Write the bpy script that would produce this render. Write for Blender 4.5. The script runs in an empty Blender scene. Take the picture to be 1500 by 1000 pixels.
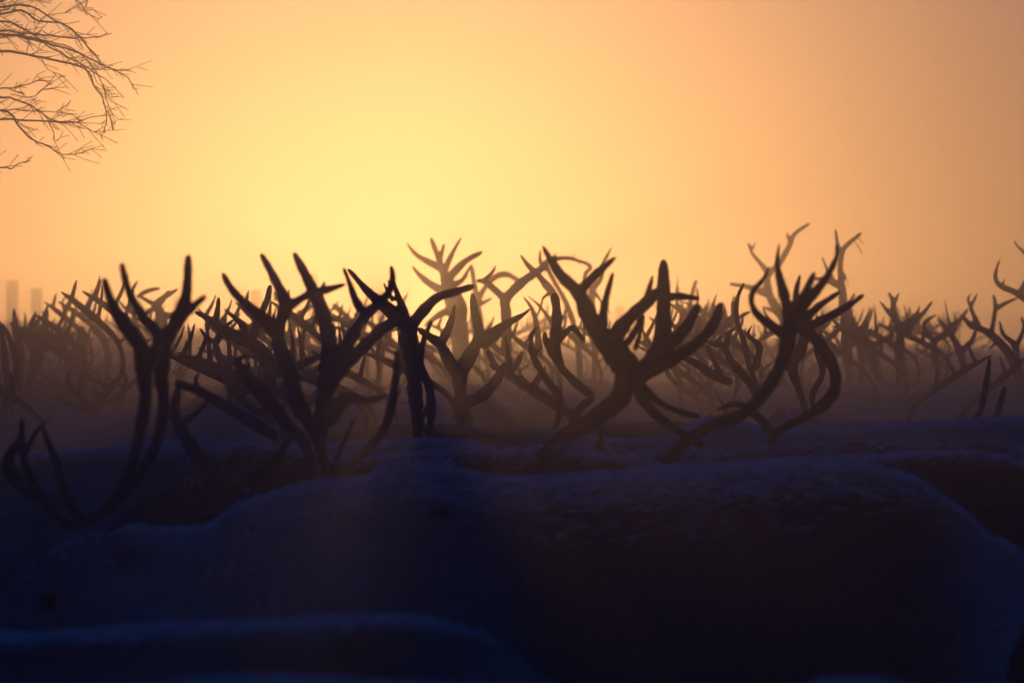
import bpy, bmesh, math, random
import numpy as np
from mathutils import Vector, Matrix
random.seed(7); RNG = np.random.default_rng(11)
S = bpy.context.scene
COL = S.collection
R = math.radians

# ------------------------------------------------------------------ camera
CAMZ = 1.30
F = 200.0 / 36.0 * 1500.0            # focal length in photograph pixels
HOR = 510.0                          # pixel row of the horizon
cam = bpy.data.cameras.new('camera'); cam.lens = 200; cam.sensor_width = 36
cam.clip_start = 0.5; cam.clip_end = 3000
cam.dof.use_dof = True; cam.dof.focus_distance = 20.5; cam.dof.aperture_fstop = 10.0
co = bpy.data.objects.new('camera', cam); COL.objects.link(co)
co.location = (0, 0, CAMZ); co.rotation_euler = (R(90) + math.atan((HOR - 500) / F), 0, 0)
S.camera = co

# ------------------------------------------------------------------ sky, sun, exposure
SUN_PX, SUN_EL = 572.0, 0.28         # where the sun stands: picture column, degrees above the horizon
SUN_AZ = math.atan((SUN_PX - 750) / F)
w = bpy.data.worlds.new('World'); S.world = w; w.use_nodes = True
nt = w.node_tree; nt.nodes.clear()
sky = nt.nodes.new('ShaderNodeTexSky'); sky.sky_type = 'NISHITA'; sky.sun_disc = False
sky.sun_elevation = R(SUN_EL); sky.sun_rotation = SUN_AZ
sky.air_density = 1.0; sky.dust_density = 1.0; sky.ozone_density = 6.0
bg = nt.nodes.new('ShaderNodeBackground'); bg.inputs['Strength'].default_value = 0.15
out = nt.nodes.new('ShaderNodeOutputWorld')
nt.links.new(sky.outputs[0], bg.inputs['Color']); nt.links.new(bg.outputs[0], out.inputs['Surface'])
sun = bpy.data.lights.new('sun', 'SUN'); sun.energy = 0.42; sun.angle = R(0.5); sun.color = (1.0, 0.585, 0.145)
so = bpy.data.objects.new('sun', sun); COL.objects.link(so)
sd = Vector((math.sin(SUN_AZ) * math.cos(R(SUN_EL)), math.cos(SUN_AZ) * math.cos(R(SUN_EL)), math.sin(R(SUN_EL))))
so.rotation_euler = sd.to_track_quat('Z', 'Y').to_euler()
S.view_settings.view_transform = 'Standard'; S.view_settings.look = 'None'
S.view_settings.exposure = 1.22; S.view_settings.gamma = 1.0
S.cycles.use_denoising = True
S.cycles.volume_bounces = 0
S.cycles.max_bounces = 6; S.cycles.diffuse_bounces = 2
HAZE_DENSITY, HAZE_G = 0.028, 0.911

def P(px, py, d):
    return Vector(((px - 750) / F * d, d, CAMZ + (HOR - py) / F * d))

# ------------------------------------------------------------------ materials
def mat(name, c0, c1, scale=8.0, rough=0.8, bump=0.0, bscale=60.0, extra=None):
    m = bpy.data.materials.new(name); m.use_nodes = True
    n = m.node_tree.nodes; l = m.node_tree.links
    b = n['Principled BSDF']; b.inputs['Roughness'].default_value = rough
    b.inputs['Specular IOR Level'].default_value = 0.25
    tc = n.new('ShaderNodeTexCoord')
    nz = n.new('ShaderNodeTexNoise'); nz.inputs['Scale'].default_value = scale; nz.inputs['Detail'].default_value = 5
    l.new(tc.outputs['Object'], nz.inputs['Vector'])
    rp = n.new('ShaderNodeValToRGB')
    rp.color_ramp.elements[0].position = 0.33; rp.color_ramp.elements[0].color = (*c0, 1)
    rp.color_ramp.elements[1].position = 0.68; rp.color_ramp.elements[1].color = (*c1, 1)
    l.new(nz.outputs['Fac'], rp.inputs['Fac'])
    col = rp.outputs['Color']
    if extra: col = extra(n, l, tc, col)
    l.new(col, b.inputs['Base Color'])
    if bump:
        nb = n.new('ShaderNodeTexNoise'); nb.inputs['Scale'].default_value = bscale; nb.inputs['Detail'].default_value = 4
        l.new(tc.outputs['Object'], nb.inputs['Vector'])
        bp = n.new('ShaderNodeBump'); bp.inputs['Strength'].default_value = bump; bp.inputs['Distance'].default_value = 0.01
        l.new(nb.outputs['Fac'], bp.inputs['Height']); l.new(bp.outputs['Normal'], b.inputs['Normal'])
    return m
def spots(lst, dark):
    # round dark patches that grow in the coat itself: (centre, radius)
    def f(n, l, tc, col):
        for c, r in lst:
            nz = n.new('ShaderNodeTexNoise'); nz.inputs['Scale'].default_value = 14
            l.new(tc.outputs['Object'], nz.inputs['Vector'])
            vd = n.new('ShaderNodeVectorMath'); vd.operation = 'DISTANCE'; vd.inputs[1].default_value = c
            l.new(tc.outputs['Object'], vd.inputs[0])
            ad = n.new('ShaderNodeMath'); ad.operation = 'MULTIPLY_ADD'; ad.inputs[1].default_value = 0.15
            l.new(nz.outputs['Fac'], ad.inputs[0]); l.new(vd.outputs['Value'], ad.inputs[2])
            mr = n.new('ShaderNodeMapRange'); mr.interpolation_type = 'SMOOTHSTEP'
            mr.inputs['From Min'].default_value = r * 0.75 + 0.025; mr.inputs['From Max'].default_value = r * 1.3 + 0.025
            l.new(ad.outputs[0], mr.inputs['Value'])
            mx = n.new('ShaderNodeMix'); mx.data_type = 'RGBA'
            mx.inputs['A'].default_value = (*dark, 1)
            l.new(mr.outputs['Result'], mx.inputs['Factor']); l.new(col, mx.inputs['B']); col = mx.outputs['Result']
        return col
    return f
M = {}
M['snow'] = mat('snow', (0.72, 0.75, 0.80), (0.82, 0.84, 0.87), 0.8, 0.7, 0.5, 3.0)
M['antler'] = mat('antler', (0.045, 0.026, 0.018), (0.10, 0.062, 0.045), 14, 0.7, 0.4, 90)
M['antler_frost'] = mat('antler_frost', (0.05, 0.032, 0.026), (0.14, 0.12, 0.115), 12, 0.8, 0.4, 90)
M['coat_pale'] = mat('coat_pale', (0.40, 0.39, 0.38), (0.62, 0.61, 0.60), 5, 0.95, 0.3, 120)
M['coat_grey'] = mat('coat_grey', (0.17, 0.15, 0.135), (0.36, 0.34, 0.32), 4, 0.95, 0.3, 120)
M['coat_brown'] = mat('coat_brown', (0.06, 0.045, 0.035), (0.14, 0.11, 0.09), 4, 0.95, 0.3, 120)
M['frost'] = mat('frost', (0.50, 0.51, 0.53), (0.68, 0.69, 0.71), 30, 0.9)
M['eye'] = mat('eye', (0.01, 0.008, 0.006), (0.02, 0.015, 0.01), 8, 0.15)
M['bark'] = mat('bark', (0.06, 0.045, 0.04), (0.16, 0.13, 0.12), 10, 0.9, 0.4, 40)
M['twig'] = mat('twig', (0.055, 0.03, 0.022), (0.10, 0.06, 0.045), 10, 0.9)
M['post'] = mat('post', (0.09, 0.075, 0.06), (0.17, 0.145, 0.12), 6, 0.95, 0.4, 30)

# ------------------------------------------------------------------ mesh helpers
def obj(name, me, m=None, parent=None):
    o = bpy.data.objects.new(name, me); COL.objects.link(o)
    if m is not None and not me.materials: me.materials.append(M[m])
    if parent is not None: o.parent = parent
    return o
def tag(o, label=None, cat=None, group=None, kind=None):
    if label: o['label'] = label
    if cat: o['category'] = cat
    if group: o['group'] = group
    if kind: o['kind'] = kind
    return o
def crom(pts, step):
    """Catmull-Rom through rows of pts (any dimension), resampled about every `step` of the first three columns."""
    p = np.asarray(pts, float)
    if len(p) == 2: q = np.vstack([p[0] * 2 - p[1], p, p[1] * 2 - p[0]])
    else: q = np.vstack([p[0] * 2 - p[1], p, p[-1] * 2 - p[-2]])
    o = []
    for i in range(len(p) - 1):
        a, b, c, d = q[i:i + 4]
        n = max(2, int(math.ceil(np.linalg.norm((c - b)[:3]) / step)))
        for k in range(n):
            t = k / n
            o.append(0.5 * (2 * b + (c - a) * t + (2 * a - 5 * b + 4 * c - d) * t * t + (3 * b - a - 3 * c + d) * t ** 3))
    o.append(p[-1]); return np.array(o)
def tube(V, Fc, pts, seg=8, upright=False):
    """Closed tube; rows of pts are x y z ry rz (half widths sideways and up/along)."""
    n0 = len(V); n = len(pts)
    c = pts[:, :3]; t = np.gradient(c, axis=0); t /= np.linalg.norm(t, axis=1)[:, None] + 1e-9
    if upright: t[:] = (1.0, 0, 0)
    ref = np.array([0, 1.0, 0])
    for i in range(n):
        side = ref - t[i] * np.dot(ref, t[i])
        if np.linalg.norm(side) < 0.2: side = np.array([1.0, 0, 0]) - t[i] * t[i][0]
        side /= np.linalg.norm(side); up = np.cross(t[i], side)
        for k in range(seg):
            a = 2 * math.pi * k / seg
            V.append(tuple(c[i] + side * math.cos(a) * pts[i, 3] + up * math.sin(a) * pts[i, 4]))
    for i in range(n - 1):
        for k in range(seg):
            a = n0 + i * seg + k; b = n0 + i * seg + (k + 1) % seg
            Fc.append((a, b, b + seg, a + seg))
    V.append(tuple(c[0] - t[0] * pts[0, 3] * 0.6)); V.append(tuple(c[-1] + t[-1] * pts[-1, 3] * 0.6))
    e0, e1 = len(V) - 2, len(V) - 1; L = n0 + (n - 1) * seg
    for k in range(seg):
        Fc.append((e0, n0 + (k + 1) % seg, n0 + k)); Fc.append((e1, L + k, L + (k + 1) % seg))
def mesh(name, V, Fc, smooth=True):
    me = bpy.data.meshes.new(name); me.from_pydata(V, [], Fc); me.update()
    if smooth: me.polygons.foreach_set('use_smooth', [True] * len(me.polygons))
    return me
def fuse(name, V, Fc, voxel, smooth=4, fac=0.5):
    """Overlapping closed tubes become one continuous skin."""
    me = mesh(name, V, Fc); o = bpy.data.objects.new(name, me); COL.objects.link(o)
    m = o.modifiers.new('r', 'REMESH'); m.mode = 'VOXEL'; m.voxel_size = voxel; m.use_smooth_shade = True
    if smooth:
        s = o.modifiers.new('s', 'SMOOTH'); s.factor = fac; s.iterations = smooth
    dg = bpy.context.evaluated_depsgraph_get()
    r = bpy.data.meshes.new_from_object(o.evaluated_get(dg)); r.name = name
    bpy.data.objects.remove(o); bpy.data.meshes.remove(me)
    r.polygons.foreach_set('use_smooth', [True] * len(r.polygons))
    return r

# ------------------------------------------------------------------ ground
BANK = 1.38
def ground_z(x, y):
    z = 0.03 * math.sin(x * 0.35 + 1) * math.sin(y * 0.22)
    t = min(1, max(0, (y - 62) / 42)); t = t * t * (3 - 2 * t)
    return z + t * (BANK + 0.30 * math.exp(-((x + 7) / 5) ** 2) + 0.10 * math.sin(x * 0.5) + 0.05 * math.sin(x * 1.7 + y))
xs = np.linspace(-60, 60, 121); ys = np.concatenate([np.linspace(-14, 60, 75), np.linspace(61, 117, 57)])
V = [(x, y, ground_z(x, y)) for y in ys for x in xs]; nx = len(xs)
Fc = [(j * nx + i, j * nx + i + 1, (j + 1) * nx + i + 1, (j + 1) * nx + i) for j in range(len(ys) - 1) for i in range(nx - 1)]
tag(obj('snowy_ground', mesh('snowy_ground', V, Fc), 'snow'), 'trampled snow field rising to a low far bank', 'snow', kind='structure')

# ------------------------------------------------------------------ reindeer
TORSO = [  # x, top, bottom, half width (facing +X, feet at z = 0)
    (-0.785, 0.885, 0.70, 0.07), (-0.765, 0.915, 0.60, 0.11), (-0.72, 0.962, 0.55, 0.15), (-0.67, 0.998, 0.52, 0.18), (-0.61, 1.035, 0.50, 0.197), (-0.52, 1.058, 0.49, 0.205),
    (-0.42, 1.062, 0.50, 0.225), (-0.30, 1.056, 0.49, 0.25), (-0.11, 1.047, 0.47, 0.275), (0.02, 1.039, 0.46, 0.27),
    (0.14, 1.033, 0.46, 0.25), (0.22, 1.04, 0.46, 0.235), (0.285, 1.053, 0.46, 0.22), (0.35, 1.06, 0.47, 0.21),
    (0.41, 1.05, 0.48, 0.20), (0.47, 1.01, 0.50, 0.175), (0.53, 0.95, 0.56, 0.14)]
def reindeer_body(name, hx, hz, hy=0.0, pitch=-38, voxel=0.018, ears=True, smooth=7):
    """One continuous body: trunk, neck, head, ears, tail and four jointed legs. (hx, hy, hz) is where the antlers grow."""
    V, Fc = [], []
    tr = np.array([[x, 0, (a + b) / 2, wd, (a - b) / 2] for x, a, b, wd in TORSO]); tube(V, Fc, crom(tr, 0.04), 20, True)
    # neck: from inside the shoulders to the poll, deep in front with the winter mane
    poll = np.array([hx - 0.10, hy * 0.9, hz - 0.098])
    b0 = np.array([0.30, 0, 0.83])
    b1 = np.array([0.52, hy * 0.15, 0.575 + 0.26 * min(1.3, max(0.55, (hz - 0.15) / 0.8))])
    m1 = b1 * 0.45 + poll * 0.55 + np.array([0, 0, -0.045])
    tube(V, Fc, crom(np.array([[*b0, .19, .20], [*b1, .165, .185], [*m1, .125, .150], [*poll, .09, .095]]), 0.04), 16)
    mane = (b1 + poll) / 2
    tube(V, Fc, crom(np.array([[*(b1 + [0, 0, -.10]), .10, .16], [*(mane + [0.02, 0, -.14]), .075, .12], [*(poll + [0.0, 0, -.14]), .05, .06]]), 0.04), 12)
    # head
    a = math.radians(pitch); yaw = math.atan2(hy, max(0.2, hx - 0.45)) * 1.2
    d = np.array([math.cos(a) * math.cos(yaw), math.cos(a) * math.sin(yaw), math.sin(a)])
    dn = np.array([math.sin(a) * math.cos(yaw), math.sin(a) * math.sin(yaw), -math.cos(a)])
    h0 = poll + d * 0.01
    hp = [[*h0, .088, .095], [*(h0 + d * .09 + dn * .012), .092, .098], [*(h0 + d * .17 + dn * .024), .078, .086],
          [*(h0 + d * .25 + dn * .036), .056, .066], [*(h0 + d * .33 + dn * .040), .052, .058], [*(h0 + d * .385 + dn * .042), .047, .050]]
    tube(V, Fc, crom(np.array(hp), 0.03), 16)
    sidev = np.array([-math.sin(yaw), math.cos(yaw), 0])
    for s in (-1, 1):
        tube(V, Fc, crom(np.array([[*(h0 + d * .26 + dn * .065 + sidev * s * .02), .03, .025], [*(h0 + d * .37 + dn * .068 + sidev * s * .014), .028, .022]]), 0.03), 8)
        if ears:   # leaf shaped, thick with winter fur, held out and back
            e0 = h0 - d * 0.01 + sidev * s * 0.075 - dn * 0.045
            e1 = e0 + sidev * s * 0.055 - dn * 0.008 - d * 0.02; e2 = e1 + sidev * s * 0.06 - dn * 0.0 - d * 0.02
            tube(V, Fc, crom(np.array([[*e0, .028, .026], [*e1, .046, .034], [*(e1 * .4 + e2 * .6), .040, .03], [*e2, .018, .018]]), 0.02), 10)
        # fore leg
        tube(V, Fc, crom(np.array([[.36, s * .11, .62, .085, .10], [.385, s * .115, .47, .062, .07], [.39, s * .115, .32, .045, .048],
             [.385, s * .115, .27, .040, .042], [.385, s * .115, .13, .030, .032], [.39, s * .115, .085, .036, .036], [.42, s * .12, .035, .046, .05], [.43, s * .12, .012, .048, .06]]), 0.04), 10)
        # hind leg: knee forward by the belly, hock back
        tube(V, Fc, crom(np.array([[-.55, s * .12, .72, .11, .16], [-.50, s * .13, .56, .085, .11], [-.56, s * .13, .43, .058, .062],
             [-.665, s * .13, .335, .042, .046], [-.65, s * .13, .20, .032, .034], [-.635, s * .13, .085, .036, .036], [-.605, s * .135, .035, .046, .05], [-.59, s * .135, .012, .048, .06]]), 0.04), 10)
    tube(V, Fc, crom(np.array([[-.73, 0, .90, .05, .04], [-.79, 0, .87, .052, .035], [-.808, 0, .81, .04, .025], [-.80, 0, .765, .018, .013]]), 0.03), 8)
    me = fuse(name, V, Fc, voxel, smooth)
    eyes = [h0 + d * .135 + dn * .005 + sidev * s * .082 for s in (-1, 1)]
    return me, eyes
_ball = None
def eye_mesh():
    global _ball
    if _ball is None:
        bm = bmesh.new(); bmesh.ops.create_uvsphere(bm, u_segments=10, v_segments=6, radius=0.018)
        _ball = bpy.data.meshes.new('eye'); bm.to_mesh(_ball); bm.free(); _ball.materials.append(M['eye'])
    return _ball

def antler_from_trace(name, spec, d, side, base_w, bow, inv, voxel_px=2.0):
    """spec: branches 'x y x y ...;r0 r1;dy' in photograph pixels; built at distance d as a body that also bows sideways."""
    rng = random.Random(hash(spec) & 0xffff if False else sum(ord(c) for c in spec))
    V, Fc = [], []; k = d / F; placed = []
    for bi, br in enumerate(spec.strip().split('/')):
        f = br.strip().split(';')
        xy = [float(v) for v in f[0].split()]; pts = list(zip(xy[::2], xy[1::2]))
        r = [float(v) for v in f[1].split()]
        dy = float(f[2]) if len(f) > 2 else (0.0 if bi == 0 else rng.choice((-1, 1)) * rng.uniform(0.02, 0.07))
        L = [0.0]
        for a, b in zip(pts, pts[1:]): L.append(L[-1] + math.hypot(b[0] - a[0], b[1] - a[1]))
        rows = []
        if bi == 0 or not placed: y0 = base_w
        else:
            q = min(placed, key=lambda p: (p[0] - pts[0][0]) ** 2 + (p[1] - pts[0][1]) ** 2); y0 = q[2]
        for i, (x, y) in enumerate(pts):
            t = L[i] / L[-1]
            if bi == 0: yy = base_w + side * bow * math.sin(math.pi * 0.72 * t)
            else: yy = y0 + dy * t * min(1.0, L[-1] / 60.0)
            rr = 0.77 * (r[0] + (r[-1] - r[0]) * t) if len(r) == 2 else 0.77 * np.interp(t, np.linspace(0, 1, len(r)), r)
            if bi == 0 and d > 12.8: rr *= 0.66 + 0.34 * min(1.0, t / 0.45)
            p = P(x, y, yy)
            rows.append([p.x, p.y, p.z, rr * k * 0.86, rr * k])
        c = crom(rows, 3.0 * k)
        cpx = crom([[a, b, 0] for a, b in pts], 3.0)
        for i in range(len(cpx)):
            placed.append((cpx[i][0], cpx[i][1], np.interp(i / max(1, len(cpx) - 1), np.linspace(0, 1, len(rows)), [q[1] for q in rows])))
        # slight knobbiness
        c[:, 3:] *= (1 + 0.05 * np.sin(np.arange(len(c)) * 0.7 + rng.random() * 6) + 0.07 * np.sin(np.arange(len(c)) * 0.23 + rng.random() * 6) + RNG.normal(0, 0.03, len(c)))[:, None]
        n = len(c); e = min(n - 1, 3)
        c[-e:, 3:] *= np.linspace(1, 0.72, e)[:, None]
        c[:, 3:] = np.maximum(c[:, 3:], 1.3 * k)
        tube(V, Fc, c, 8)
    V = [tuple(inv @ Vector(v)) for v in V]
    return fuse(name, V, Fc, voxel_px * k * (1.0 if d < 18 else 0.8), 2, 0.4)

GROUP_NEAR = 'reindeer in the front rows of the herd'
def reindeer(label, d, yaw, antlers, mat_body='coat_brown', mat_antler='antler', base=None, pose=None, fur=0, group=GROUP_NEAR,
             hx=None, pitch=-38, bow=0.16, hy=0.0, scale=1.0, voxel=None, spread=0.05, bodymat=None, ground=True):
    """antlers: list of traces; the animal stands so that its antlers grow from the middle of their first points."""
    b = base or [sum(float(a.split(';')[0].split()[i]) for a in antlers) / len(antlers) for i in (0, 1)]
    W = P(b[0], b[1], d); hz = W.z / scale
    if hx is None: hx = 0.98 - 0.35 * max(0, hz - 0.95)
    rz = R(yaw)
    root = bpy.data.objects.new('reindeer', None); COL.objects.link(root)
    off = Matrix.Rotation(rz, 3, 'Z') @ Vector((hx * scale, hy * scale, 0))
    root.location = (W.x - off.x, W.y - off.y, 0); root.rotation_euler = (0, 0, rz); root.scale = (scale,) * 3
    tag(root, label, 'reindeer', group)
    me, eyes = reindeer_body('body', hx, hz, hy, pitch, voxel or (0.012 if d < 12 else 0.02))
    body = obj('body', me, mat_body, root)
    if bodymat: me.materials.clear(); me.materials.append(bodymat)
    for e in eyes:
        o = obj('eye', eye_mesh(), None, root); o.location = e
    inv = (Matrix.Translation(root.location) @ Matrix.Rotation(rz, 4, 'Z') @ Matrix.Scale(scale, 4)).inverted()
    sgn = [-1, 1]
    for i, a in enumerate(antlers):
        s = sgn[i % 2]
        am = antler_from_trace('antler', a, d, s, d + s * spread, bow, inv)
        obj('antler', am, mat_antler, root)
    if fur: add_fur(root, body, fur, 0.030 if d < 12 else 0.026, frost=0.20 if d < 12 else 0.05)
    return root

def add_fur(root, body, n, length, zmin=0.55, frost=0.5):
    hair(root, body, n, length, zmin, None, 'fur')
    if frost: hair(root, body, int(n * frost), length * 1.15, 0.8, *((0.87, 'frosted_fur', 8.0) if frost < 0.2 else (0.48, 'frosted_fur', 1.75)))
def hair(root, body, n, length, zmin, upmin, name, slope=8.0):
    """Short winter hair standing on the coat, combed backward and down."""
    me = body.data; me.calc_loop_triangles()
    nt_ = len(me.loop_triangles); tri = np.empty(nt_ * 3, np.int32); me.loop_triangles.foreach_get('vertices', tri); tri = tri.reshape(-1, 3)
    co_ = np.empty(len(me.vertices) * 3); me.vertices.foreach_get('co', co_); co_ = co_.reshape(-1, 3)
    no_ = np.empty(len(me.vertices) * 3); me.vertices.foreach_get('normal', no_); no_ = no_.reshape(-1, 3)
    a, b, c = co_[tri[:, 0]], co_[tri[:, 1]], co_[tri[:, 2]]
    ar = np.linalg.norm(np.cross(b - a, c - a), axis=1); ar[a[:, 2] < zmin] = 0
    if upmin is not None: ar *= np.clip((no_[tri[:, 0], 2] - upmin) * slope, 0, 1) ** 3
    idx = RNG.choice(nt_, n, p=ar / ar.sum()); u = RNG.random(n); v = RNG.random(n); f = u + v > 1; u[f] = 1 - u[f]; v[f] = 1 - v[f]
    p = a[idx] + (b - a)[idx] * u[:, None] + (c - a)[idx] * v[:, None]
    nn = no_[tri[idx, 0]]
    L = (length * RNG.uniform(0.6, 1.35, n) * np.interp(p[:, 0], [0.72, 0.90], [1.0, 0.22]))[:, None]   # long on the body, short on the face
    comb = np.array([-1.0, 0, -0.25]) + RNG.normal(0, 0.22, (n, 3)); comb -= nn * (comb * nn).sum(1)[:, None]
    comb /= np.linalg.norm(comb, axis=1)[:, None] + 1e-9
    p0 = p - nn * 0.003; p1 = p + nn * L * 0.42 + comb * L * 0.35; p2 = p1 + nn * L * 0.12 + comb * L * 0.62
    pts = np.stack([p0, p1, p2], 1).reshape(-1)
    cu = bpy.data.hair_curves.new('fur'); cu.add_curves([3] * n)
    cu.points.foreach_set('position', pts.astype(np.float32))
    rad = np.tile(np.array([0.0011, 0.0009, 0.0003], np.float32), n)
    ra = cu.attributes.get('radius') or cu.attributes.new('radius', 'FLOAT', 'POINT')
    ra.data.foreach_set('value', rad)
    cu.materials.append(body.data.materials[0] if upmin is None else M['frost'])
    o = bpy.data.objects.new(name, cu); COL.objects.link(o); o.parent = root
    return o

# --- nearest animals, bottom of the picture
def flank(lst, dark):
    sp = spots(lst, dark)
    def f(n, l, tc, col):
        # coat pattern with the flank's shade painted in dark; pale neck and rump
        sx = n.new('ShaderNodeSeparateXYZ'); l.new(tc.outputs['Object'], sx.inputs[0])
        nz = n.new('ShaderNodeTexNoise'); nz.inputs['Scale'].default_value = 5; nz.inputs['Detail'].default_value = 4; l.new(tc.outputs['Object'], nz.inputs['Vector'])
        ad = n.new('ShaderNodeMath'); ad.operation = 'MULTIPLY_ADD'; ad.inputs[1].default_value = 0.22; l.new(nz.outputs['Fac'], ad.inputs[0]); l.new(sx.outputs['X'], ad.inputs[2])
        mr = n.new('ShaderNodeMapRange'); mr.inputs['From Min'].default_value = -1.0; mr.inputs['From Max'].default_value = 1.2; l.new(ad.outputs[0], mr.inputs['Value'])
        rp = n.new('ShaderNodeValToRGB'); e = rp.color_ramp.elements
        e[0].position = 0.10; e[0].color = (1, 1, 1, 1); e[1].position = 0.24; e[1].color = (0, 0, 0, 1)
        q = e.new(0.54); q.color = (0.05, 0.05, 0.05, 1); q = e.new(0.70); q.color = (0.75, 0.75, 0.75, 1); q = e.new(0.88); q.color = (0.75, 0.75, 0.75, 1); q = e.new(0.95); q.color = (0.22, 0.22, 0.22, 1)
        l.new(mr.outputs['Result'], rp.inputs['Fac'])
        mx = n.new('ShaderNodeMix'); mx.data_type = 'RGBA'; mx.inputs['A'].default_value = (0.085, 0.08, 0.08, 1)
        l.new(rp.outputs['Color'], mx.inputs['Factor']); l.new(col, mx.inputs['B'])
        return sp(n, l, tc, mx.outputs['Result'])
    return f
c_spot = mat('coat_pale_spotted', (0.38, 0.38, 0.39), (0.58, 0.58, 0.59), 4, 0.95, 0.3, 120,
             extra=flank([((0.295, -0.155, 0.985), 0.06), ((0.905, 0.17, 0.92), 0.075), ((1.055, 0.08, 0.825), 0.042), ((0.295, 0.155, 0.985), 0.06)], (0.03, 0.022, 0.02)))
A1 = ["108 772 150 748 183 705 202 645 213 580 209 530 205 508 182 475 163 442 152 408;9 10 11 12 17 14 7 /"
      "215 540 232 495 208 462 188 425 178 386;15 6;0.03/"
      "100 772 72 742 45 700 33 660 32 612;11 10 9 8 5;-0.05/ 60 730 35 715 15 690 12 672 26 650 34 640;10 13 9;-0.02/ 36 668 48 640 66 618;6 4;0.04",
      "118 766 168 735 208 690 232 640 240 590 236 550 240 505 262 465 273 430 276 374;9 10 11 12 19 14 7/"
      "225 515 195 495 160 450;1 1;0.0/"
      "268 462 284 448 301 433;11 6;0.03/ 118 760 96 722 82 675 62 626;11 10 8 4;0.05"]
A1[1] = A1[1].replace("225 515 195 495 160 450;1 1;0.0/", "")
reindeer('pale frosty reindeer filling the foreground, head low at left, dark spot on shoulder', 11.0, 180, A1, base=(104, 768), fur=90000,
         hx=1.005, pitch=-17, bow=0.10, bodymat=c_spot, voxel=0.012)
# antlerless backs cut by the lower edge
def plain_reindeer(label, x, y, yaw, scale, coat, hz=0.85, fur=0, group='reindeer cut off by the lower edge'):
    root = bpy.data.objects.new('reindeer', None); COL.objects.link(root)
    root.location = (x, y, 0); root.rotation_euler = (0, 0, R(yaw)); root.scale = (scale,) * 3
    tag(root, label, 'reindeer', group)
    me, eyes = reindeer_body('body', 1.0, hz, 0.0, -42, 0.016); b = obj('body', me, coat, root)
    for e in eyes: obj('eye', eye_mesh(), None, root).location = e
    if fur: add_fur(root, b, fur, 0.03, frost=0.12)
    return root
plain_reindeer('dark reindeer back with pale frosted spine along the lower left edge', (152 - 750) / F * 8.0, 8.0, 180, 0.856, 'coat_grey', fur=60000)
plain_reindeer('sliver of pale reindeer rump peeking over the bottom edge at left', (340 - 750) / F * 6.5 - 0.45 * 0.87, 6.5, 180, 0.846, 'coat_pale', fur=25000)
plain_reindeer('low pale reindeer back peeking over the bottom edge right of centre', (1010 - 750) / F * 6.4 - 0.1, 6.4, 0, 0.862, 'coat_pale', fur=25000)

# --- front row antlers traced one by one
reindeer('dark reindeer with wide many-tined antlers behind the pale one, left of centre', 13.0, 205, [
    "472 722 474 690 468 650 455 622 435 587 424 545 409 505 408 478 418 447 402 408 382 371;13 14 16 17 17 16 14 12 10 5/"
    "409 492 385 466 355 441 337 420 326 400;14 12 9 5;-0.06/ 468 645 474 600 480 555 484 512 472 458 456 420 431 371;14 17 20 18 15 12 6;0.05/"
    "418 452 440 438 460 428 480 424 506 416;10 9 8 4;0.04/ 470 428 476 412;6 3/ 482 545 505 510 525 477 534 462 521 440 511 412 503 392;15 14 13 9 7 4;-0.07/"
    "532 464 552 447 568 430 575 410 573 389;11 10 8 4;0.05/ 484 562 522 518 560 484 590 470;14 13 11 7;0.06/ 478 615 507 584 540 586 568 578;20 13 9 4;-0.05/"
    "482 700 512 680 542 654 564 624 574 590 580 550 582 512;9 9 9 9 9 8 5;-0.16/ 492 672 507 640 520 610;6 5 3;-0.05/ 405 492 401 472 400 458;6 3",
    "452 738 458 700 446 650 416 618 382 574 348 537;10 12 12 13 15 12/ 350 540 347 528 364 518;8 4;0.04/ 358 545 367 530;6 3;-0.03/ 388 582 372 566 350 556;7 4/"
    " 420 622 400 605 375 600;8 5;0.07"], 'coat_brown', 'antler_frost', fur=30000, bow=0.17)
reindeer('black-faced reindeer with one bent antler tucked behind the pale neck', 12.2, 212, [
    "325 706 300 680 280 655 262 624 256 600 262 566;12 14 14 14 10 6/ 262 622 285 606 304 588;9 4;0.05/ 258 560 300 577 360 612 405 640;8 10 12 12;0.1/ 292 572 286 556 293 545;5 3;-0.03",
    "338 706 350 695 375 684 402 670 425 642;10 10 10 9 6/ 330 690 315 672 300 662;8 4;0.04"], 'coat_brown', 'antler_frost', base=(345, 716), fur=30000, bow=0.08, pitch=-30)
reindeer('brown reindeer with a thick forked antler standing right of the wide-antlered one', 16.5, 168, [
    "612 640 610 600 607 565 603 525 598 495 596 478 568 452 540 428 510 394;14 17 17 16 18 17 11 8 4/ 598 482 620 455 640 436 665 428 694 419;14 12 9 9 6;0.06/"
    "596 480 589 450 578 418 573 391;11 9 5 3;-0.05/ 585 468 566 474 545 488;9 6;0.05/ 576 440 566 424 562 414;5 3/ 574 420 568 410;5 3",
    "628 640 632 600 628 565 616 535 620 500 632 470;10 11 10 8 7 4/ 620 520 605 500 597 480;6 3"], 'coat_brown', fur=0, bow=0.14)
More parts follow.
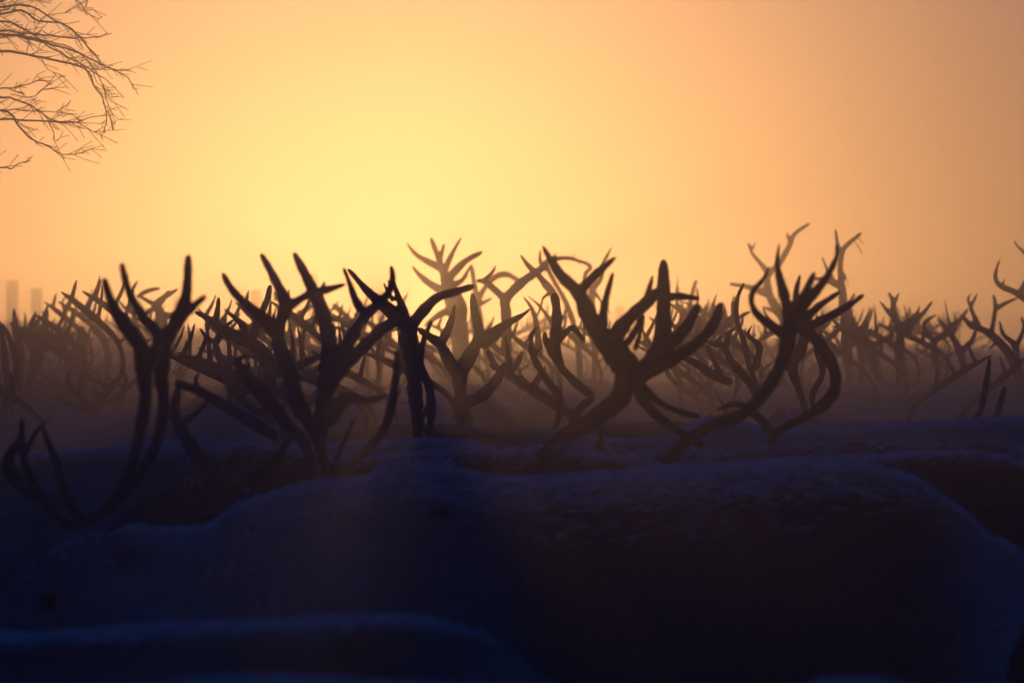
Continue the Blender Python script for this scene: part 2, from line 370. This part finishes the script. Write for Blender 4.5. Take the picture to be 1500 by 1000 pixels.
reindeer('dark reindeer with the heaviest palmed antlers right of centre, blunt thick tines', 13.0, 172, [
    "786 672 812 646 856 627 894 600 914 570 917 540 900 515 878 490 862 462 848 430 822 404 806 380 795 360;10 12 14 15 17 24 27 22 17 16 13 9 4/"
    "812 390 813 370;6 3/ 848 428 872 403 902 376;12 9 4;-0.06/ 880 486 887 440 898 399;13 8 4;0.05/ 890 508 918 470 945 445 965 425;20 16 13 10;-0.05/ 945 446 956 404;8 4;0.04/"
    "890 520 920 500 938 468 942 452;10 8 7 5;0.07",
    "800 645 830 630 862 612 900 585 930 555 952 532 968 505 972 470 972 425 972 381;9 11 13 15 19 20 18 15 14 8/ 972 436 995 434 1023 437;11 8 5;0.05/"
    "955 530 985 502 1008 474 1022 448;17 13 12 10;-0.07/ 945 545 985 525 1022 502 1045 474 1057 444;18 15 12 11 9;0.07/ 931 552 940 584 974 618 1014 642 1030 655;12 11 10 9 8;-0.1/"
    "935 560 964 588 1000 604 1026 610;10 8 7 5;0.08/ 930 512 938 488 943 462;6 5 4;0.03"], 'coat_brown', fur=30000, bow=0.15)
reindeer('reindeer with one long curved antler sweeping to a starburst of tines, head low', 12.4, 176, [
    "955 700 978 672 1010 642 1050 620 1092 604 1126 566 1146 528 1156 490 1156 465 1148 430 1139 392 1141 357;11 11 11 12 12 12 13 15 15 11 7 3/"
    "1156 475 1182 442 1208 410 1225 378 1226 357;13 11 9 7 3;0.07/ 1158 470 1178 432 1193 399;11 9 5;-0.06/ 1153 494 1134 480 1110 461 1101 444 1103 427 1119 408 1127 391;12 10 9 7 6 5 3;0.06/"
    "955 696 925 694 896 676 879 654 881 630;10 9 9 8 5;-0.09/ 1068 612 1058 590 1040 560;3 2/ 1012 640 990 655;6 4"],
    'coat_brown', 'antler', fur=30000, bow=0.12)
reindeer('reindeer with round dark ear and a bowed hook-shaped antler, right of the starburst', 13.6, 214, [
    "1129 660 1133 638 1152 624 1195 601 1219 578 1224 553 1217 530 1202 506 1184 487 1168 478;11 11 10 11 12 12 12 12 13 13/"
    "1172 480 1202 470 1237 451 1265 432;11 9 8 5;0.08/ 1172 474 1200 448 1231 427;9 8 4;-0.06/ 1132 636 1112 612 1090 603 1070 606;9 8 7 5;-0.07/ 1170 470 1166 432 1172 402;9 7 4;0.03",
    "1140 664 1135 640 1112 610 1080 592 1050 600;9 9 8 7 4"], 'coat_brown', 'antler', base=(1140, 662), fur=30000, bow=0.12)
# broad backs at the right
def back_only(label, px, py, d, local_x, yaw, coat, fur, hz=0.8, group='reindeer backs in the middle rows'):
    z = P(px, py, d).z; top = float(np.interp(local_x, [t[0] for t in TORSO], [t[1] for t in TORSO])); s = z / top
    q = P(px, py, d); off = Matrix.Rotation(R(yaw), 3, 'Z') @ Vector((local_x * s, 0, 0))
    return plain_reindeer(label, q.x - off.x, q.y - off.y, yaw, s, coat, hz, fur, group)
back_only('frosted pale reindeer back running out of the right edge behind the foreground rump', 1470, 623, 15.0, -0.40, 172, 'coat_pale', 45000)
back_only('dark-flanked reindeer back rising just behind the foreground rump at right', 1330, 675, 12.2, -0.36, 178, 'coat_brown', 50000)
back_only('pale reindeer back with snow on it between the two big antler sets', 700, 668, 14.2, -0.2, 188, 'coat_brown', 25000)
back_only('grey reindeer back far left behind the low foreground head', 90, 672, 14.6, 0.0, 182, 'coat_grey', 30000)
back_only('light reindeer back behind the starburst antlers', 1040, 645, 15.5, -0.1, 184, 'coat_grey', 25000)
back_only('pale rump between the left antler pairs below the forked antler', 560, 655, 15.0, -0.3, 170, 'coat_pale', 20000)

GM = 'reindeer with antlers showing in the middle rows'
def mid(label, d, yaw, antlers, coat='coat_brown', bow=0.14, **k):
    return reindeer(label, d, yaw, antlers, coat, 'antler', bow=bow, group=GM, voxel=0.03, **k)
mid('reindeer whose antlers show two dark spikes above the right-hand pale back', 17.7, 190, [
    "1408 650 1420 630 1436 602 1444 565 1450 524;8 8 7 6 4/ 1425 622 1410 610;4 3", "1442 650 1455 622 1464 595 1472 566;8 8 7 5"])
mid('reindeer with two short antler stubs above the snowy dip at right', 19.0, 184, ["1332 640 1330 625 1332 607;4 4 3", "1363 640 1366 628 1369 612;5 4 3"])
mid('reindeer with forked antlers rising left of the wide-antlered one', 18.5, 200, [
    "408 610 398 570 391 525 366 502 330 485 304 466 286 457;10 12 14 15 13 9 4/ 316 470 319 452 320 436;8 6 4/ 360 498 356 478 343 465 331 455;9 8 5 3/ 368 500 380 466 391 440 396 418;9 8 7 5",
    "400 618 360 590 337 565 322 525 315 503 302 493 293 481;9 9 9 9 8 6 3/ 316 502 325 488 333 476 345 467;7 5 3/ 337 570 336 595;6 6"])
mid('reindeer with paired low forks beneath the forked antler, below the sun', 19.0, 184, [
    "676 622 674 590 672 550 660 533 645 505 629 493 612 481;13 14 15 14 12 9 5/ 648 500 657 480 663 462 666 447;9 8 6 4/ 674 592 703 581 726 558 741 532;13 12 10 8/ 727 540 714 513;8 5",
    "690 622 676 575 676 545 688 521 701 494 699 472 695 455 692 430;10 12 14 15 14 10 8 6/ 703 496 726 484 748 471 766 461 777 452;11 10 8 6 3/ 708 508 736 487;7 4/ 747 540 744 515 740 491;7 5 3"], bow=0.1)
mid('reindeer with a long low antler lying across its neighbours left of centre', 15.2, 186, [
    "782 660 748 644 697 637 660 640 627 634 618 620 625 592;6 7 7 7 6 5 3/ 700 640 702 660;5 4", "770 668 740 655 700 658;5 5 3"], base=(786, 664))
mid('reindeer with slim crossed antlers left of the heaviest palmed pair', 15.9, 178, [
    "804 645 820 606 818 580 799 553 781 521 777 490;8 9 8 8 7 5/ 777 492 787 478;5 3/ 783 520 795 506;4 3",
    "824 648 848 600 866 582 846 563 822 538 802 506 797 486;8 9 9 9 8 8 5/ 822 535 814 505 816 466 812 430;8 10 11 8/ 818 500 838 480 856 500;7 5"], coat='coat_grey')
mid('reindeer with thin flame-like tines left of the starburst antlers', 18.0, 188, [
    "1112 592 1100 565 1088 548 1070 527 1060 507 1046 504 1032 499;8 9 9 8 8 6 3/ 1063 506 1068 488 1078 480;7 6 3/ 1048 503 1057 491;4 3/ 1070 560 1044 549 1018 531 993 523;8 9 8 4/ 1055 547 1044 524 1035 504;6 5 4",
    "1118 590 1106 560 1097 532 1090 502 1079 468 1080 438 1090 414;8 8 7 6 6 5 3/ 1106 540 1112 508 1096 491 1101 477;7 9 5 2/ 1082 460 1074 455;3 2"], coat='coat_grey')
mid('reindeer whose brown antlers cross behind the hook-shaped antler', 18.7, 176, [
    "1184 612 1170 570 1160 534 1172 516 1181 488 1200 470 1216 462;8 9 10 12 12 9 5/ 1180 490 1168 470 1160 440;8 6 4", "1196 612 1190 580 1205 545 1196 510 1204 485;6 7 7 6 4"])
GF = 'reindeer whose antlers fade against the glowing sky'
def far(label, d, yaw, antlers, bow=0.14, **k):
    return reindeer(label, d, yaw, antlers, 'coat_grey', 'antler', bow=bow, group=GF, voxel=0.04, **k)
far('reindeer with tall pale antlers directly in the sun glow', 35.2, 192, [
    "680 556 678 520 676 492 674 450 662 430 652 404 646 388;12 12 11 13 15 13 8/ 644 392 611 374 595 355;8 6 2/ 660 432 632 417 615 403 603 389;10 9 6 2/ 652 394 662 372 676 347;7 5 2/ 664 418 677 410 685 397 689 388;7 5 4 2/ 682 405 686 407;2 2",
    "672 556 668 510 664 470 655 430 648 395 637 364 631 348;9 9 9 9 8 6 4/ 644 380 648 366 651 357;6 4 3/ 655 410 680 384 706 369;9 7 5/ 664 452 642 462 622 478;9 7 3"])
far('reindeer with a faint arched antler just right of the sun', 41.3, 170, [
    "700 548 698 500 694 460 708 425 725 406 742 402 762 412;9 9 8 7 6 6 5/ 698 440 694 410 690 388;7 5 4/ 690 460 700 448 720 437;6 5 3", "716 548 712 510 706 480 700 440;8 7 6 4"])
far('reindeer with a clean Y-shaped antler right of the sun', 30.6, 186, [
    "744 560 744 525 743 495 741 455 741 438 764 414 785 399 802 385;10 10 10 10 11 9 8 6/ 738 436 712 414 699 411;9 7 4/ 710 410 722 398 726 388;5 4 2/ 785 400 773 388 762 373;7 5 2",
    "820 560 814 520 812 478 816 452 810 430 800 417 786 400;9 10 10 9 8 8 6/ 812 480 804 466 790 448 773 433;6 4 3 2/ 808 428 796 436 792 450 786 464;4 3 3 3/ 790 520 788 490 784 468 778 450 766 434;8 8 6 4 2/ 814 478 826 462 834 446;5 4 2"], base=(766, 560))
far('reindeer with hanging velvet on a drooping antler behind the heavy palms', 36.7, 178, [
    "850 560 846 500 832 450 808 405 800 384 816 379 832 378 848 382 861 387 865 393 858 400 856 416;9 9 8 7 6 5 5 5 5 4 4 4/ 795 392 791 380 792 366;5 4 3/ 800 392 786 404;4 3/ 850 383 846 388;2 1/ 838 378 842 372;1.5 1",
    "870 560 872 500 866 450 868 424 880 408 882 390 896 362;9 9 8 8 7 5 2/ 868 424 880 440 896 462;4 3 2"])
far('reindeer with tall lean antlers forked at the top above the starburst', 42.8, 184, [
    "1150 560 1152 510 1148 470 1128 434 1125 405 1141 386 1156 361 1164 343 1186 327;10 10 10 10 8 7 6 5 4/ 1156 352 1152 340;4 2/ 1126 400 1110 381 1101 370 1096 355;6 5 4 3/ 1101 368 1107 354;3 2/ 1124 430 1094 420 1069 416;8 6 4",
    "1164 560 1166 520 1160 490 1140 460 1120 450;9 9 8 6 4/ 1160 492 1176 470 1180 446;6 4 3"])
far('reindeer with a ragged velvet-shedding antler right of the starburst', 36.7, 172, [
    "1246 560 1242 530 1240 495 1236 450 1232 410 1231 390 1234 368 1245 355 1262 341;12 12 13 12 9 7 6 5 4/ 1233 375 1227 358 1224 336;5 4 3/ 1256 346 1260 352 1266 358;2 1.5 1/ 1232 420 1215 412 1190 407;7 6 4/ 1222 413 1212 395 1204 376;5 4 2/ 1250 352 1258 362 1263 372;1.6 1.3 1/ 1237 400 1240 410 1243 420;2 1",
    "1262 560 1262 520 1252 480 1244 450 1252 430;10 9 8 6 3/ 1256 490 1272 470 1278 452;6 4 3"])
far('reindeer with upright forked antlers in the gap right of the ragged antler', 35.2, 182, [
    "1318 560 1317 516 1319 495 1315 477 1309 458 1308 441 1301 428;10 10 10 9 7 6 3/ 1310 444 1317 429;4 3/ 1306 463 1288 440;5 2/ 1318 478 1340 463 1348 447;6 5 2/ 1322 486 1346 466 1366 441;6 5 3/ 1332 490 1338 470 1336 458;4 3 2",
    "1290 560 1278 530 1275 507 1266 493 1254 482 1250 468;9 9 9 7 6 3/ 1267 492 1273 467;5 3/ 1276 508 1294 498 1310 490;7 6 6"])
far('reindeer with a rounded open fork in the hazy right half', 39.8, 190, [
    "1376 560 1369 515 1366 498 1356 485 1355 472 1371 461;8 8 8 6 5 3/ 1368 500 1387 486 1379 472 1373 467;7 7 5 3",
    "1416 556 1405 512 1392 485 1407 468 1418 452;8 9 8 6 3/ 1395 488 1388 462 1384 440;6 3 2/ 1398 485 1400 462;5 2/ 1408 516 1424 498 1430 482;7 6 4"])
far('reindeer with antlers leaning left near the right edge', 36.7, 194, [
    "1490 556 1478 520 1460 497 1440 483 1422 476 1408 460;8 9 9 8 7 3/ 1432 476 1422 450 1418 437 1423 430;7 5 4 2/ 1423 448 1432 429;4 2/ 1452 490 1458 450 1455 431;6 5 3/ 1459 452 1475 443 1493 435;5 4 2/ 1460 500 1448 512;4 3",
    "1498 556 1490 525 1486 505 1470 490 1464 470;8 8 7 5 3/ 1490 505 1500 480 1496 464;6 5 3"])
far('reindeer with a big hooked antler cut by the right edge', 33.7, 180, [
    "1540 560 1530 500 1510 450 1490 430 1468 420 1459 410 1459 397 1465 379;10 10 10 8 7 6 5 2/ 1468 418 1472 408;3 2/ 1495 428 1504 410 1508 390;7 5 4",
    "1550 560 1545 480 1530 410 1502 372 1489 359 1486 351;9 8 7 5 4 2"])
far('reindeer with twin thin curved antlers at the left edge', 23.9, 178, ["6 604 11 568 8 532 4 496 0 470;6 7 7 6 3", "16 604 18 573 24 549 22 520 14 496 2 473;6 7 8 7 6 3"], bow=0.06)
far('reindeer with a broad-bladed crown of tines at far left', 33.7, 186, [
    "30 580 29 554 31 520 24 491 22 472 20 452;8 9 9 8 6 3/ 24 484 14 471;4 3/ 28 494 38 490 46 481 48 470 53 455;9 9 8 5 2",
    "40 580 43 556 54 524 48 506 38 496;9 10 14 12 9/ 54 515 74 505 94 498 109 486;11 10 8 3/ 52 502 72 492 91 490;6 5 4/ 63 506 65 479 64 455;6 5 4/ 68 490 70 453;4 3"])
far('reindeer with a thin two-pronged antler left of the foreground antlers', 38.2, 180, [
    "96 560 97 520 96 478 93 453 92 441 101 429;6 6 5 4 3 2/ 94 454 103 438 109 430;4 3 2/ 96 482 88 478;3 2/ 97 486 112 492;3 2", "104 560 110 530 106 500 112 480;5 5 4 2"])
far('reindeer with one blade-shaped antler beside the foreground antlers', 35.2, 176, [
    "124 580 119 540 120 515 119 496 119 479;7 8 11 11 8/ 122 512 130 490 133 478;7 4 2", "150 580 158 540 158 518 149 496 131 479;6 7 7 6 4"])
far('reindeer with a hooked palm antler seen between the foreground antlers', 33.7, 192, [
    "240 560 238 520 237 488 235 460 230 447 242 434 248 426;10 11 13 14 12 8 4/ 243 434 261 423;5 3/ 228 447 208 436 200 434;6 4 3/ 202 434 216 426 235 422;4 5 3/ 230 448 213 460 200 470;6 5 4/ 240 462 252 462 264 457;8 6 4",
    "214 560 206 510 198 470 193 440 192 428 202 411;8 8 7 6 5 3/ 196 460 182 450 174 440;5 4 2"])
far('reindeer with short slim tines right of the foreground antlers', 30.6, 184, [
    "258 600 262 547 271 527 273 497;6 5 5 3/ 262 552 250 540;4 3", "270 600 268 550 279 536 294 522;6 6 5 3/ 290 600 291 566 287 554 293 546;5 5 4 2"])
far('reindeer with low wide antlers curling in the mist at left', 25.3, 182, [
    "150 612 128 594 110 574 99 558 104 540;5 6 6 5 2/ 115 580 117 560 121 544;4 4 2", "152 612 175 588 185 560 178 540;5 6 6 3/ 150 590 132 568;4 3/ 140 586 165 560 186 546;5 4 3"])
far('reindeer with faint antlers in the glow left of the wide-antlered one', 38.2, 188, [
    "440 560 432 520 428 480 440 460 462 445;8 9 8 7 4/ 430 480 416 450 403 428;7 6 3/ 404 440 402 426;4 3", "452 560 455 520 445 480 470 466 505 470 528 478;8 8 7 7 6 4/ 470 468 490 450 496 440;6 3 2"])
far('reindeer with fine faint tines just left of the sun', 41.3, 184, [
    "540 560 536 520 530 488 510 466 488 446;7 7 6 6 5/ 532 486 540 460 552 440;5 4 3/ 536 470 534 448 546 420;4 3 2", "556 560 560 520 566 490 580 462 598 428;7 6 6 5 2/ 570 486 586 478 594 456;4 3 2"])
far('reindeer with spindly antlers fading right of the heavy palms', 44.4, 176, [
    "1012 560 1010 520 1004 480 1000 450 993 424 993 405;6 6 5 4 3 2/ 1004 470 1014 430 1020 410;5 5 4/ 1002 452 996 440;3 2", "1026 560 1030 510 1028 480 1036 455 1038 436;6 5 4 3 2/ 1030 500 1016 475 1004 460;4 3 2"])

# ------------------------------------------------------------------ the rest of the herd: whole animals copied from a few
def generic_antler(seed, side):
    rg = random.Random(seed); V, Fc = [], []
    s = rg.uniform(0.8, 1.1); lean = rg.uniform(0.12, 0.30)
    beam = np.array([[0, .035, 0, .013, .014], [-lean * .9, .10, .09, .013, .014], [-lean * 1.7, .20, .21, .012, .014], [-lean * 1.6, .26, .36, .012, .016], [-lean * .4, .24, .50, .012, .022], [.09, .19, .60, .006, .008]])
    beam[:, :3] *= s; beam[:, :3] += np.array([[rg.uniform(-.015, .015) for _ in range(3)] for _ in range(6)]) * np.array([0, 1, 1, 1, 1, 1])[:, None]
    c = crom(beam, 0.02); tube(V, Fc, c, 7)
    def br(t, vec, r0, L):
        p = c[int(t * (len(c) - 1))][:3]; v = np.array(vec); v = v / np.linalg.norm(v); u = np.array([rg.uniform(-.3, .3), rg.uniform(-.2, .2), .45])
        tube(V, Fc, crom(np.array([[*p, r0, r0], [*(p + v * L * .55), r0 * .8, r0 * .9], [*(p + v * L * .85 + u * L * .3), r0 * .4, r0 * .4]]), 0.02), 6)
    br(.04, (1, .1, .25), .014, rg.uniform(.12, .24)); br(.25, (1, .2, .5), .014, rg.uniform(.12, .2))
    br(.55, (-1, .1, .6), .010, rg.uniform(.05, .12))
    for t in (.72, .82, .92): br(t, (rg.uniform(-.8, .2), rg.uniform(-.3, .3), .8), .013, rg.uniform(.10, .22))
    br(.78, (1, -.1, .7), .012, rg.uniform(.08, .2))
    V = [(x, y * side, z) for x, y, z in V]
    if side < 0: Fc = [f[::-1] for f in Fc]
    return fuse('antler', V, Fc, 0.0075, 2, 0.4)
LIB = []; CROWD = []
for i, (hz, pitch) in enumerate([(0.88, -40), (0.98, -36), (1.06, -32), (0.80, -45), (0.93, -38)]):
    hx = 0.98 - 0.3 * max(0, hz - 0.95); me, eyes = reindeer_body('body', hx, hz, random.uniform(-.1, .1), pitch, 0.035, smooth=4)
    me.materials.append(M['coat_brown' if i % 2 else 'coat_grey'])
    an = []
    for s in (1, -1):
        a = generic_antler(40 + i * 2, s); a.materials.append(M['antler']); an.append(a)
    LIB.append((me, an, eyes, hx, hz))
LAND = [(10, 'the twin thin antlers at the left edge'), (65, 'the broad-bladed crown at far left'), (125, 'the blade-shaped antler'), (225, 'the foreground antler pair'), (340, 'the frosty forked antlers'),
        (440, 'the wide-antlered front reindeer'), (535, 'the fine faint tines left of the sun'), (610, 'the thick forked antler'), (665, 'the tall pale antlers in the sun glow'), (745, 'the Y-shaped antler'),
        (830, 'the drooping velvet antler'), (900, 'the heavy palmed antlers'), (985, 'the blunt thick tines'), (1070, 'the flame-like tines'), (1155, 'the starburst of tines'), (1240, 'the ragged velvet antler'),
        (1315, 'the upright forked antlers'), (1380, 'the rounded open fork'), (1450, 'the antlers leaning left'), (1510, 'the hooked antler at the right edge')]
def beside(x, y):
    px = 750 + x / y * F; q = min(LAND, key=lambda t: abs(t[0] - px)); e = px - q[0]
    return ('behind ' if abs(e) < 14 else 'just left of ' if e < 0 else 'just right of ') + q[1]
placed = [(o.location.x, o.location.y) for o in COL.objects if o.name.startswith('reindeer')]
ROWS = [(20, 27, 10, 'brown misty reindeer'),
        (27, 40, 40, 'dim reindeer'),
        (40, 70, 56, 'faint far reindeer')]
rg = random.Random(21)
for y0, y1, n, lab in ROWS:
    k = tries = 0
    while k < n and tries < 4000:
        tries += 1
        y = rg.uniform(y0, y1); x = rg.uniform(-1, 1) * (0.094 * y + 0.3)
        if y < 26 and 750 + x / y * F > 1200: continue
        if any((x - a) ** 2 * 1.0 + (y - b) ** 2 < 0.62 for a, b in placed): continue
        placed.append((x, y)); me, an, eyes, hx, hz = LIB[rg.randrange(len(LIB)) if y > 27 else rg.choice((0, 3, 3))]
        root = bpy.data.objects.new('reindeer', None); COL.objects.link(root)
        root.location = (x, y, ground_z(x, y)); root.rotation_euler = (0, 0, R(rg.choice((180, 180, 180, 0)) + rg.uniform(-38, 38))); sc = rg.uniform(0.90, 1.02) if y > 27 else rg.uniform(0.86, 0.92); root.scale = (sc,) * 3
        tag(root, lab + ' ' + beside(x, y), 'reindeer', lab.replace('reindeer', 'animals') + ' standing in the fog'); CROWD.append(root)
        obj('body', me, None, root)
        for a in an: obj('antler', a, None, root).location = (hx, 0, hz)
        k += 1

same = {}
for o in CROWD: same.setdefault(o['label'], []).append(o)
for l_, os_ in same.items():
    if len(os_) > 1:
        os_.sort(key=lambda o: o.location.y)
        for i, o in enumerate(os_): o['label'] = l_ + ', ' + (['nearest', 'second nearest', 'third nearest', 'fourth nearest', 'fifth nearest', 'sixth nearest'][min(i, 5)] if i < len(os_) - 1 else 'farthest')

# ------------------------------------------------------------------ corral fence far behind the herd
DF = 95.0
fence = bpy.data.objects.new('corral_fence', None); COL.objects.link(fence); fence.location = (0, DF, 0)
tag(fence, 'row of stout corral fence posts fading into fog behind the herd', 'fence')
def post(px, w_, ytop, d=DF):
    x = (px - 750) / F * d; r = w_ / F * d / 2; z = CAMZ + (HOR - ytop) / F * d
    V, Fc = [], []
    lean = random.uniform(-.02, .02); q = r * 0.9
    for zz, f in ((0.6, 1.04), (z * .6, 1.0), (z, 0.97)):
        for sx, sy in ((-1, -1), (1, -1), (1, 1), (-1, 1)): V.append((x + lean * zz + sx * r * f, sy * q * f, zz + (0.012 * sx if zz == z else 0)))
    for k in range(2):
        for j in range(4): Fc.append((k * 4 + j, k * 4 + (j + 1) % 4, k * 4 + 4 + (j + 1) % 4, k * 4 + 4 + j))
    Fc += [(3, 2, 1, 0), (8, 9, 10, 11)]
    obj('post', mesh('post', V, Fc, False), 'post', fence)
for px, w_, yt in [(19, 17, 411), (57, 16, 422), (130, 12, 446), (205, 13, 440), (260, 11, 436), (379, 16, 425), (462, 13, 402), (560, 12, 430), (905, 13, 448), (1050, 12, 452), (1210, 12, 450), (1400, 12, 455)]:
    post(px, w_, yt)

# ------------------------------------------------------------------ birch at the left
DT = 24.0
birch = bpy.data.objects.new('birch_tree', None); COL.objects.link(birch)
tb = P(-420, 0, DT); birch.location = (tb.x, DT, 0); tag(birch, 'bare birch tree reaching fine twigs into the upper left corner', 'tree')
def T(v): return (v[0] - tb.x, v[1] - DT, v[2])
V, Fc = [], []
trunk = np.array([[0, 0, -0.1, .10, .10], [.02, .02, .9, .085, .085], [-.03, .05, 2.0, .07, .07], [.04, .02, 3.6, .055, .055], [.0, -.03, 5.6, .035, .035], [.09, 0, 8.2, .010, .010]])
tube(V, Fc, crom(trunk, 0.15), 12); obj('trunk', mesh('trunk', V, Fc), 'bark', birch)
Z = 3.846
TW = ["0 290 100 300 240 325 400 360 490 395 530 480 580 560 600 660 590 750;2.3 .9", "0 200 150 215 300 255 420 290 560 360 650 400 720 440 780 535;2.3 .7",
      "0 175 100 185 250 200 400 215 480 215 560 205 630 190;2 .7", "0 80 120 60 220 120 340 130 440 200 520 300 600 380 745 405;2 .8", "0 40 80 30 180 40 300 110 400 160 470 240 560 330;2 .7",
      "0 10 60 -30 200 -60 420 -5 480 65 560 110;2 .8", "0 120 100 150 180 190 300 280 420 340 520 400 620 470 700 550;1.8 .7", "0 550 100 565 180 600 260 655 330 690;1.9 .8",
      "0 675 150 680 280 685 430 690 500 660 620 650;2 .7", "300 685 430 690 530 745 660 805;1.3 .7", "0 620 100 705 170 780 260 820 350 868 480 862;2 .8", "0 500 110 490 200 460 290 460;1.4 .7",
      "60 530 150 550 200 540 230 510 300 460;1.2 .7", "0 945 60 950 110 920 165 910;1.5 .7", "0 625 150 625 280 630 440 645;1.2 .6", "0 60 60 40 130 -10 240 10 295 20;1.5 .6",
      "150 300 160 240 220 130 260 90 400 70;1.1 .6", "0 210 120 200 250 230 380 260 480 330 560 440 610 580 650 700;1.4 .6", "230 325 270 390 360 430;1.1 .6", "280 690 305 760 300 790 330 790;1 .6"]
rt = random.Random(5)
def limb(pts, r0, r1, parent=None, name='branch'):
    rows = [[p[0], p[1], p[2], r0 + (r1 - r0) * i / (len(pts) - 1), r0 + (r1 - r0) * i / (len(pts) - 1)] for i, p in enumerate(pts)]
    V, Fc = [], []; c = crom(rows, 0.035); c[:, :3] += RNG.normal(0, 0.0014, (len(c), 3)); tube(V, Fc, c, 5)
    return V, Fc, c
kT = DT / F
heads = {0: (-330, 60), 1: (-330, 40)}
for i, s in enumerate(TW):
    f = s.split(';'); xy = [float(v) / Z for v in f[0].split()]; pts = list(zip(xy[::2], xy[1::2])); r0, r1 = [float(v) * kT for v in f[1].split()]
    dep0 = rt.uniform(-.25, .25); dep1 = dep0 + rt.uniform(-.4, .4)
    full = []
    if pts[0][0] == 0:       # carry the limb on to the trunk outside the frame
        ya = pts[0][1]; full = [(-415, ya + 150, 0.0), (-260, ya + 62, dep0 * .4), (-110, ya + 12, dep0 * .8)]
    for j, (x, y) in enumerate(pts): full.append((x, y, dep0 + (dep1 - dep0) * j / (len(pts) - 1)))
    P3 = [T(P(x, y, DT + q)) for x, y, q in full]
    V, Fc, c = limb(P3, r0 * (1.2 if len(full) > len(pts) else 0.65), r1 * 0.85)
    if len(full) > len(pts):
        pass
    b = obj('branch', mesh('branch', V, Fc), 'twig', birch)
    # side twigs and buds of this limb
    tv, tf = [], []
    n = int(len(c) * 0.36)
    for q in range(n):
        j = rt.randrange(int(len(c) * .35), len(c) - 1); p = c[j, :3]; t = c[j + 1, :3] - c[j, :3]; t = t / (np.linalg.norm(t) + 1e-9)
        a = rt.choice((-1, 1)) * rt.uniform(.22, .62); dirv = np.array([t[0] * math.cos(a) - t[2] * math.sin(a), rt.uniform(-.4, .4), t[0] * math.sin(a) + t[2] * math.cos(a)])
        L = rt.uniform(.03, .13); mid_ = p + dirv * L * .5 + np.array([0, 0, rt.uniform(-.01, .015)]); e = p + dirv * L + np.array([.02, 0, rt.uniform(-.02, .03)])
        rr = 0.6 * kT
        tube(tv, tf, np.array([[*p, rr, rr], [*mid_, rr * .85, rr * .85], [*e, rr * .7, rr * .7]]), 4)
        if rt.random() < .6:
            e2 = mid_ + dirv * L * .25 + np.array([rt.uniform(0, .03), 0, rt.choice((-1, 1)) * rt.uniform(.015, .045)])
            tube(tv, tf, np.array([[*mid_, rr * .8, rr * .8], [*((mid_ + e2) / 2), rr * .8, rr * .8], [*e2, rr * .9, rr * .9]]), 4)
    if tv:
        to = obj('twig', mesh('twig', tv, tf), 'twig', b); tag(to, kind='stuff')

# ------------------------------------------------------------------ frozen fog
hx0, hx1, hy0, hy1, hz0, hz1 = -64, 64, -18, 121, -1.4, 9.0
me = mesh('haze', [(x, y, z) for z in (hz0, hz1) for y in (hy0, hy1) for x in (hx0, hx1)],
          [(0, 2, 3, 1), (4, 5, 7, 6), (0, 1, 5, 4), (2, 6, 7, 3), (0, 4, 6, 2), (1, 3, 7, 5)], False)
hm = bpy.data.materials.new('haze'); hm.use_nodes = True; n = hm.node_tree.nodes; n.clear()
vo = n.new('ShaderNodeVolumePrincipled'); vo.inputs['Color'].default_value = (0.95, 0.76, 0.98, 1)
vo.inputs['Density'].default_value = HAZE_DENSITY; vo.inputs['Anisotropy'].default_value = HAZE_G
mo = n.new('ShaderNodeOutputMaterial'); hm.node_tree.links.new(vo.outputs[0], mo.inputs['Volume'])
me.materials.append(hm)
tag(obj('haze', me), 'glowing frozen fog lying over the whole herd', 'fog', kind='stuff')
